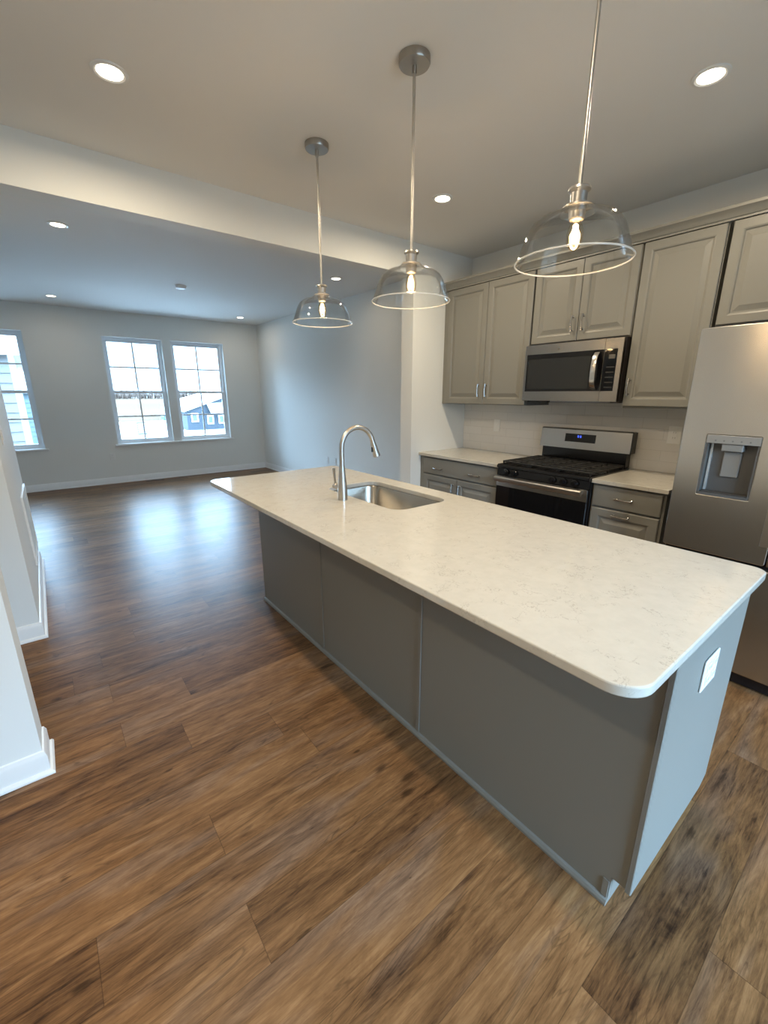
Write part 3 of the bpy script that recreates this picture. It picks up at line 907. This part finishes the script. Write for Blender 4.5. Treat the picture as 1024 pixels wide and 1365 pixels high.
# ------------------------------------------------------------------ refrigerator
fx, fy0, fy1, fz1, zs = 2.590, -0.111, 0.803, 1.772, 0.672
t = thing('refrigerator', (3.05, 0.345, 0), 'tall stainless french-door refrigerator right of the base cabinets', 'refrigerator')
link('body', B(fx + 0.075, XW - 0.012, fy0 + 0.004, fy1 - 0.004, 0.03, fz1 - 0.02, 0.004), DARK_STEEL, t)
link('toe_grille', B(fx + 0.04, fx + 0.074, fy0 + 0.01, fy1 - 0.01, 0.012, 0.072), BLACK, t)
for yy in (fy0 + 0.06, fy1 - 0.06):
    for xx in (fx + 0.12, XW - 0.08):
        link('foot', lathe(bmesh.new(), [(0.02, 0.0005), (0.02, 0.029)], (xx, yy, 0), 12), BLACK, t)
ys = 0.3655
# left door with an opening for the dispenser
dy0, dy1, dz0, dz1 = 0.482, 0.694, 0.972, 1.272
def door_with_hole():
    bm = bmesh.new()
    out = rrect(ys + 0.002, fy1, zs, fz1, 0.012, 4)
    hole = rrect(dy0, dy1, dz0, dz1, 0.004, 2)
    b2 = slab_with_hole(out, hole, 0, 0.070, bev=0.004)
    for v in b2.verts:
        y, z, d = v.co.x, v.co.y, v.co.z
        v.co = Vector((fx + 0.07 - d, y, z))
    return b2
ld = link('left_door', door_with_hole(), STEEL, t, angle=20)
bm = bmesh.new()
box(bm, fx + 0.058, fx + 0.0695, dy0 + 0.0005, dy1 - 0.0005, dz0 + 0.0005, dz1 - 0.0005)
box(bm, fx + 0.004, fx + 0.058, dy0 + 0.0005, dy0 + 0.008, dz0 + 0.0005, dz1 - 0.0005)
box(bm, fx + 0.004, fx + 0.058, dy1 - 0.008, dy1 - 0.0005, dz0 + 0.0005, dz1 - 0.0005)
box(bm, fx + 0.002, fx + 0.058, dy0 + 0.008, dy1 - 0.008, dz0 + 0.0005, dz0 + 0.012)
dn = link('dispenser_niche', bm, DISP_GREY, ld, smooth=False)
link('dispenser_fascia', B(fx - 0.001, fx + 0.05, dy0 + 0.0005, dy1 - 0.0005, 1.232, dz1 - 0.0005, 0.001), DISP_LIGHT, ld)
link('spout_block', B(fx + 0.008, fx + 0.056, 0.545, 0.630, 1.196, 1.2315, 0.003), DISP_LIGHT, ld)
pad = link('dispenser_paddle', B(fx + 0.044, fx + 0.0575, 0.552, 0.624, 1.066, 1.192, 0.004), DISP_LIGHT, ld)
pk = link('drip_tray', B(fx + 0.004, fx + 0.056, dy0 + 0.012, dy1 - 0.012, dz0 + 0.0125, dz0 + 0.018), mat('tray_dark', (0.05, 0.05, 0.05), 0.4), ld)
link('niche_light_strip', B(fx + 0.046, fx + 0.0575, dy1 - 0.022, dy1 - 0.012, dz0 + 0.02, 1.228), mat('strip_pale', (0.75, 0.80, 0.82), 0.2, 0.6), ld)
KEY = mat('key_grey', (0.16, 0.16, 0.16), 0.4)
for k in range(5):
    link('touch_key', lathe(bmesh.new(), [(0.004, -0.0002), (0.004, -0.0008)], (fx - 0.001, 0.52 + k * 0.034, 1.246), 12, axis='x'), KEY, ld)
link('pocket_grip', B(fx - 0.0012, fx + 0.002, ys + 0.004, 0.404, 0.765, 1.52, 0.0008), brushed('grip_steel', (0.34, 0.33, 0.32), 0.34), ld)
rd = link('right_door', B(fx, fx + 0.07, fy0, ys - 0.002, zs, fz1, 0.006, 2), STEEL, t, angle=20)
link('pocket_grip', B(fx - 0.0012, fx + 0.002, 0.327, ys - 0.004, 0.765, 1.52, 0.0008), brushed('grip_steel_right', (0.34, 0.33, 0.32), 0.34), rd)
link('freezer_drawer', B(fx, fx + 0.07, fy0, fy1, 0.082, zs - 0.022, 0.006, 2), STEEL, t, angle=20)
link('door_gasket', B(fx + 0.02, fx + 0.0745, fy0 + 0.012, fy1 - 0.012, zs - 0.0215, zs - 0.0005), BLACK, t)

# ------------------------------------------------------------------ island
ix0, ix1, iy0, iy1 = 1.090, 1.700, 0.256, 2.800
t = thing('kitchen_island', (1.395, 1.53, 0), 'long grey panelled island under the cream countertop', 'kitchen island')
# seating side panel: lower near corner is cut back for the toe space
def yz_poly(pts, x0, x1):
    bm = bmesh.new()
    loft(bm, [[(x, y, z) for y, z in pts] for x in (x0, x1)])
    return bm
link('back_panel', yz_poly([(0.310, 0.0005), (iy1, 0.0005), (iy1, 0.886), (iy0 + 0.016, 0.886), (iy0 + 0.016, 0.105), (0.310, 0.105)], ix0, ix0 + 0.016), CAB, t, smooth=False)
def xz_poly(pts, y0, y1):
    bm = bmesh.new()
    loft(bm, [[(x, y, z) for x, z in pts] for y in (y0, y1)])
    return bm
link('end_panel', xz_poly([(ix0 + 0.0165, 0.100), (ix1 - 0.05, 0.100), (ix1, 0.125), (ix1, 0.886), (ix0 + 0.0165, 0.886)], iy0, iy0 + 0.016), CAB, t, smooth=False)
link('corner_trim', B(ix0 - 0.006, ix0 + 0.016, iy0 - 0.0005, iy0 + 0.0155, 0.100, 0.886, 0.002), CAB, t)
link('toe_kick_end', B(ix0 + 0.0165, ix1 - 0.08, 0.310, 0.322, 0.0005, 0.0995), CAB, t, smooth=False)
link('far_end_panel', B(ix0 + 0.0165, ix1, iy1 - 0.016, iy1, 0.0005, 0.886), CAB, t, smooth=False)
for yy in (1.955, 1.140):
    link('batten', B(ix0 - 0.005, ix0 - 0.0005, yy - 0.010, yy + 0.010, 0.024, 0.886, 0.0015), CAB, t)
bm = bmesh.new()
loft(bm, [[(ix0 - 0.0005, y, 0.0005), (ix0 - 0.013, y, 0.0005), (ix0 - 0.013, y, 0.010), (ix0 - 0.009, y, 0.019), (ix0 - 0.0005, y, 0.022)] for y in (0.310, iy1)])
link('base_shoe', bm, CAB, t, angle=20)
link('base_end_trim', B(ix0 - 0.004, ix0 - 0.0005, 0.312, 0.330, 0.022, 0.088, 0.001), CAB, t)
# working side: frame, doors and toe kick
bm = bmesh.new()
for z0, z1 in ((0.10, 0.13), (0.856, 0.886)):
    box(bm, ix1 - 0.018, ix1, iy0 + 0.0165, iy1 - 0.0165, z0, z1)
for yy in (iy0 + 0.0165, 1.09, 1.70, iy1 - 0.0465):
    box(bm, ix1 - 0.018, ix1, yy, yy + 0.03, 0.13, 0.856)
link('face_frame', bm, CAB, t, smooth=False)
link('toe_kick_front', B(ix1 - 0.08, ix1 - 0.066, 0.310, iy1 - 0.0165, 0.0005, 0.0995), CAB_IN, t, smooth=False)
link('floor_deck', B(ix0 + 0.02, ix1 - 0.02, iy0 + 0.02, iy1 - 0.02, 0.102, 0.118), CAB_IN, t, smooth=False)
def flip_x(bm, x):
    for v in bm.verts: v.co.x = 2 * x - v.co.x
    return bm
for a, b in ((0.285, 0.692), (0.698, 1.102), (1.118, 1.405), (1.411, 1.70), (1.718, 2.235), (2.241, 2.785)):
    d = link('door', flip_x(panel_door(a, b, 0.112, 0.872, ix1 - 0.0005), ix1), CAB, t, angle=20)
    link('handle', flip_x(pull(bmesh.new(), (ix1 - 0.0208, b - 0.03, 0.78), 'z'), ix1), CHROME, d)

SX0, SX1, SY0, SY1 = 1.292, 1.662, 1.540, 2.222
hole = rrect(SX0, SX1, SY0, SY1, 0.075, 8)
bm = slab_with_hole(rrect(0.801, 1.7835, 0.237, 2.907, (0.075, 0.045, 0.045, 0.075), 10), hole, 0.8868, 0.914, 0.004)
tag(link('island_countertop', bm, QUARTZ, angle=20), 'long cream quartz island countertop with rounded corners and sink cutout', 'countertop')

# undermount sink
t = thing('kitchen_sink', ((SX0 + SX1) / 2, (SY0 + SY1) / 2, 0.68), 'stainless undermount sink bowl set in the island countertop', 'sink')
def zr(inset, z, r): return [(x, y, z) for x, y in rrect(SX0 + inset, SX1 - inset, SY0 + inset, SY1 - inset, r, 8)]
bm = bmesh.new()
loft(bm, [zr(-0.018, 0.8845, 0.09), zr(-0.018, 0.8862, 0.09), zr(-0.004, 0.8862, 0.078), zr(0.000, 0.878, 0.075), zr(0.006, 0.72, 0.07), zr(0.022, 0.698, 0.06), zr(0.06, 0.692, 0.04), zr(0.12, 0.690, 0.03)], cap0=False)
link('bowl', bm, SINK_STEEL, t, angle=50)
link('drain', lathe(bmesh.new(), [(0.045, 0.6908), (0.043, 0.693), (0.032, 0.692), (0.028, 0.6915)], (1.50, 1.88, 0), 28), CHROME, t)

# faucet
fxp, fyp = 1.212, 1.900
t = thing('faucet', (fxp, fyp, 0.914), 'tall brushed gooseneck pull-down faucet beside the sink', 'faucet')
link('body', lathe(bmesh.new(), [(0.0265, 0.9145), (0.0265, 0.935), (0.025, 0.985), (0.0185, 1.052), (0.0155, 1.085), (0.0148, 1.10)], (fxp, fyp, 0), 28), NICKEL, t)
pts = [(fxp, fyp, 1.1005), (fxp, fyp, 1.15), (fxp, fyp, 1.185)]
cxp, rr = fxp + 0.103, 0.103
for k in range(1, 15):
    a = PI - (PI * 0.93) * k / 14
    pts.append((cxp + rr * math.cos(a), fyp, 1.190 + rr * math.sin(a)))
link('spout', tube(bmesh.new(), pts, 0.0132, 18), NICKEL, t)
e = Vector(pts[-1]); d = (Vector(pts[-1]) - Vector(pts[-2])).normalized()
sh = link('spray_head', tube(bmesh.new(), [e + d * 0.0005, e + d * 0.012, e + d * 0.0121, e + d * 0.055, e + d * 0.085, e + d * 0.088], [0.0135, 0.0145, 0.0155, 0.0175, 0.0205, 0.017], 20), NICKEL, t)
pb = e + d * 0.045
link('button', B(pb.x - 0.021, pb.x - 0.013, fyp - 0.006, fyp + 0.006, pb.z - 0.016, pb.z + 0.016, 0.002), BLACK, sh)
hb = link('handle_hub', lathe(bmesh.new(), [(0.0135, 0.022), (0.0135, 0.058), (0.0155, 0.060), (0.0155, 0.078), (0.012, 0.082)], (fxp, fyp, 0.978), 20, axis='y'), NICKEL, t)
link('lever', tube(bmesh.new(), [(fxp, fyp + 0.071, 0.985), (fxp - 0.002, fyp + 0.074, 1.02), (fxp - 0.004, fyp + 0.079, 1.076)], [0.006, 0.0062, 0.0085], 14), NICKEL, hb)

# outlet on the near end of the island
wall_plate('island_outlet', 'white two-gang outlet on the near end of the island', 'outlet', (1.372, iy0 - 0.0003, 0.713), (0, -1, 0), w=0.118, h=0.098, gang=2, style='outlet')

# ------------------------------------------------------------------ outside
GZ = -3.0
FIELD = mat('dry_field', (0.38, 0.26, 0.10), 0.9, spec=0.1)
n, l, b = nodes(FIELD)
g_ = n.new('ShaderNodeNewGeometry'); mp = n.new('ShaderNodeMapping'); mp.inputs['Scale'].default_value = (0.01, 0.18, 1)
nz = n.new('ShaderNodeTexNoise'); nz.inputs['Scale'].default_value = 1; nz.inputs['Detail'].default_value = 4
cr = n.new('ShaderNodeValToRGB')
cr.color_ramp.elements[0].position = 0.4; cr.color_ramp.elements[0].color = (0.0371, 0.0193, 0.0055, 1)
cr.color_ramp.elements[1].position = 0.6; cr.color_ramp.elements[1].color = (0.0539, 0.0293, 0.0094, 1)
l.new(g_.outputs['Position'], mp.inputs[0]); l.new(mp.outputs[0], nz.inputs['Vector']); l.new(nz.outputs['Fac'], cr.inputs[0]); l.new(cr.outputs[0], b.inputs['Base Color'])
SNOW = mat('pale_pavement', (0.42, 0.41, 0.40), 0.8)
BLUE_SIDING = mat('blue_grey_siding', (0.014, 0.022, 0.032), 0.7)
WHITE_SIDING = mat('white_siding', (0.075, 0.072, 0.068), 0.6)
GLASS_DARK = mat('dark_house_glass', (0.05, 0.07, 0.10), 0.1)
ROOF = mat('pale_frosted_roof', (0.30, 0.29, 0.28), 0.8)
struct('ground_light_block', B(-4, 6, YBACK - 4.5, YBACK - WT - 0.01, -0.25, -0.10), mat('dark_light_block', (0.16, 0.13, 0.10), 0.8))  # unseen dark slab added to keep low sky light off header and ceiling
struct('ground_pavement', B(-120, 220, 9.5, 82, GZ - 0.5, GZ), SNOW)
struct('ground_field', B(-500, 700, 82.01, 560, GZ - 0.5, GZ), FIELD)
# far row of bare trees
bm = bmesh.new()
for k in range(300):
    x = -60 + k * 0.9 + random.uniform(-0.5, 0.5); y = 420 + random.uniform(-6, 6)
    hgt = random.uniform(5.0, 9.5)
    tube(bm, [(x, y, GZ), (x + random.uniform(-.2, .2), y, GZ + hgt * 0.6), (x, y, GZ + hgt)], [0.3, 0.2, 0.05], 5)
    for q in range(4):
        z = GZ + hgt * random.uniform(0.35, 0.75); a = random.uniform(0, 2 * PI); r = random.uniform(1.0, 2.2)
        tube(bm, [(x, y, z), (x + r * math.cos(a), y + r * math.sin(a), z + r * 0.9)], [0.16, 0.05], 4)
for k in range(260):
    x = -60 + k * 1.05 + random.uniform(-0.6, 0.6); y = 422 + random.uniform(-4, 4); top = random.uniform(3.6, 6.8); w_ = random.uniform(0.8, 1.5)
    lathe(bm, [(0.2, GZ + 0.4), (w_ * 0.8, GZ + top * 0.35), (w_, GZ + top * 0.6), (w_ * 0.6, GZ + top * 0.9), (0.05, GZ + top * 1.15)], (x, y, 0), 6)
tag(link('tree_line', bm, mat('bare_twigs', (0.085, 0.06, 0.046), 0.9), smooth=False), 'distant brown row of bare trees beyond the tan field', 'trees', kind='stuff')

G = 'houses outside the windows'
def house(label, x0, x1, y0, y1, zw, zr_, wall, windows, ridge='x', porch=None):
    """clapboard house with a gable roof, front facing -y"""
    t = thing('house', ((x0 + x1) / 2, (y0 + y1) / 2, GZ), label, 'house', G)
    xm, ym = (x0 + x1) / 2, (y0 + y1) / 2
    bm = bmesh.new()
    prof, z, step = [], GZ + 0.001, 0.28
    while z < zw - 1e-6:
        z2 = min(z + step, zw)
        prof += [(y0 - 0.04, z), (y0, z2)]
        z = z2
    ring = prof + [(y1, zw), (y1, GZ + 0.001)]
    loft(bm, [[(x, y, z) for y, z in ring] for x in (x0, x1)])
    if ridge == 'x':
        loft(bm, [[(x, y0, zw), (x, y1, zw), (x, ym, zr_)] for x in (x0, x1)])
    else:
        loft(bm, [[(x0, y, zw), (x1, y, zw), (xm, y, zr_)] for y in (y0, y1)])
    link('walls', bm, wall, t, smooth=False)
    bm = bmesh.new()
    o, th = 0.35, 0.30
    if ridge == 'x':
        k = (zr_ - zw) / (ym - y0)
        pr = [(y0 - o, zw - o * k + 0.02), (ym, zr_ + 0.02), (y1 + o, zw - o * k + 0.02), (y1 + o, zw - o * k + th), (ym, zr_ + th), (y0 - o, zw - o * k + th)]
        loft(bm, [[(x, y, z) for y, z in pr] for x in (x0 - o, x1 + o)])
    else:
        k = (zr_ - zw) / (xm - x0)
        pr = [(x0 - o, zw - o * k + 0.02), (xm, zr_ + 0.02), (x1 + o, zw - o * k + 0.02), (x1 + o, zw - o * k + th), (xm, zr_ + th), (x0 - o, zw - o * k + th)]
        loft(bm, [[(x, y, z) for x, z in pr] for y in (y0 - o, y1 + o)])
    link('roof', bm, ROOF, t, smooth=False)
    if porch:
        a, b, za, zb, d = porch
        bm = bmesh.new()
        loft(bm, [[(x, y0 - 0.06, zb), (x, y0 - d, za), (x, y0 - d, za - 0.2), (x, y0 - 0.06, zb - 0.2)] for x in (a, b)])
        link('porch_roof', bm, ROOF, t, smooth=False)
    for wx, wz, ww, wh in windows:
        f = link('window', B(wx - ww / 2 - 0.14, wx + ww / 2 + 0.14, y0 - 0.13, y0 - 0.045, wz - wh / 2 - 0.14, wz + wh / 2 + 0.14), TRIM, t, smooth=False)
        link('pane', B(wx - ww / 2, wx + ww / 2, y0 - 0.145, y0 - 0.131, wz - wh / 2, wz + wh / 2), GLASS_DARK, f, smooth=False)
    return t
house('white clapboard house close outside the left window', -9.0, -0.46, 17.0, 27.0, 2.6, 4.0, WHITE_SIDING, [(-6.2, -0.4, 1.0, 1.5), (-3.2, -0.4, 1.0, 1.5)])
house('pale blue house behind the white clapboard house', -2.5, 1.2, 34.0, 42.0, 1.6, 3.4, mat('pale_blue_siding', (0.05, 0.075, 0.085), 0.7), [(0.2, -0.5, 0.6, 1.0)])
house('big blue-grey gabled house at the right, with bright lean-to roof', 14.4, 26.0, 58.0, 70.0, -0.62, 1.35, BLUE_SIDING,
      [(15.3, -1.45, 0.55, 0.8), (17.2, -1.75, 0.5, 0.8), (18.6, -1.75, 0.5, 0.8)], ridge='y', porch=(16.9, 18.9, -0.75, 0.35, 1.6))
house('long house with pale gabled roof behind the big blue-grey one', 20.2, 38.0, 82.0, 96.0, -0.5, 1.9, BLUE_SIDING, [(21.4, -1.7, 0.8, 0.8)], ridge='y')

t = thing('car', (17.9, 79.0, GZ), 'blue car far off at the edge of the tan field', 'car')
CARP = mat('blue_car_paint', (0.03, 0.07, 0.13), 0.3)
bm = bmesh.new()
pr = [(-2.1, 0.3), (2.1, 0.3), (2.1, 0.75), (1.2, 0.9), (0.6, 1.4), (-1.3, 1.42), (-1.95, 0.95), (-2.1, 0.9)]
loft(bm, [[(17.9 + px, 79.0 + yy, GZ + pz) for px, pz in pr] for yy in (-0.85, 0.85)])
bmesh.ops.bevel(bm, geom=bm.edges[:], offset=0.05, segments=1, affect='EDGES')
link('body', bm, CARP, t)
for px in (-1.3, 1.3):
    for yy in (-0.98, 0.86):
        link('wheel', lathe(bmesh.new(), [(0.31, 0), (0.31, 0.12)], (17.9 + px, 79.0 + yy, GZ + 0.315), 16, axis='y'), BLACK, t)
link('side_window', B(16.7, 18.35, 78.135, 78.148, GZ + 0.95, GZ + 1.3), GLASS_DARK, t, smooth=False)
t = thing('utility_cabinet', (8.75, 55.0, GZ), 'small grey slatted utility cabinet on the pale pavement outside', 'utility box')
UC = mat('utility_grey', (0.06, 0.065, 0.075), 0.6)
link('body', B(8.3, 9.2, 54.7, 55.3, GZ + 0.001, GZ + 1.45), UC, t, smooth=False)
bm = bmesh.new()
for k in range(5):
    box(bm, 8.36, 9.14, 54.64, 54.699, GZ + 0.25 + k * 0.22, GZ + 0.35 + k * 0.22)
link('slats', bm, SNOW, t, smooth=False)
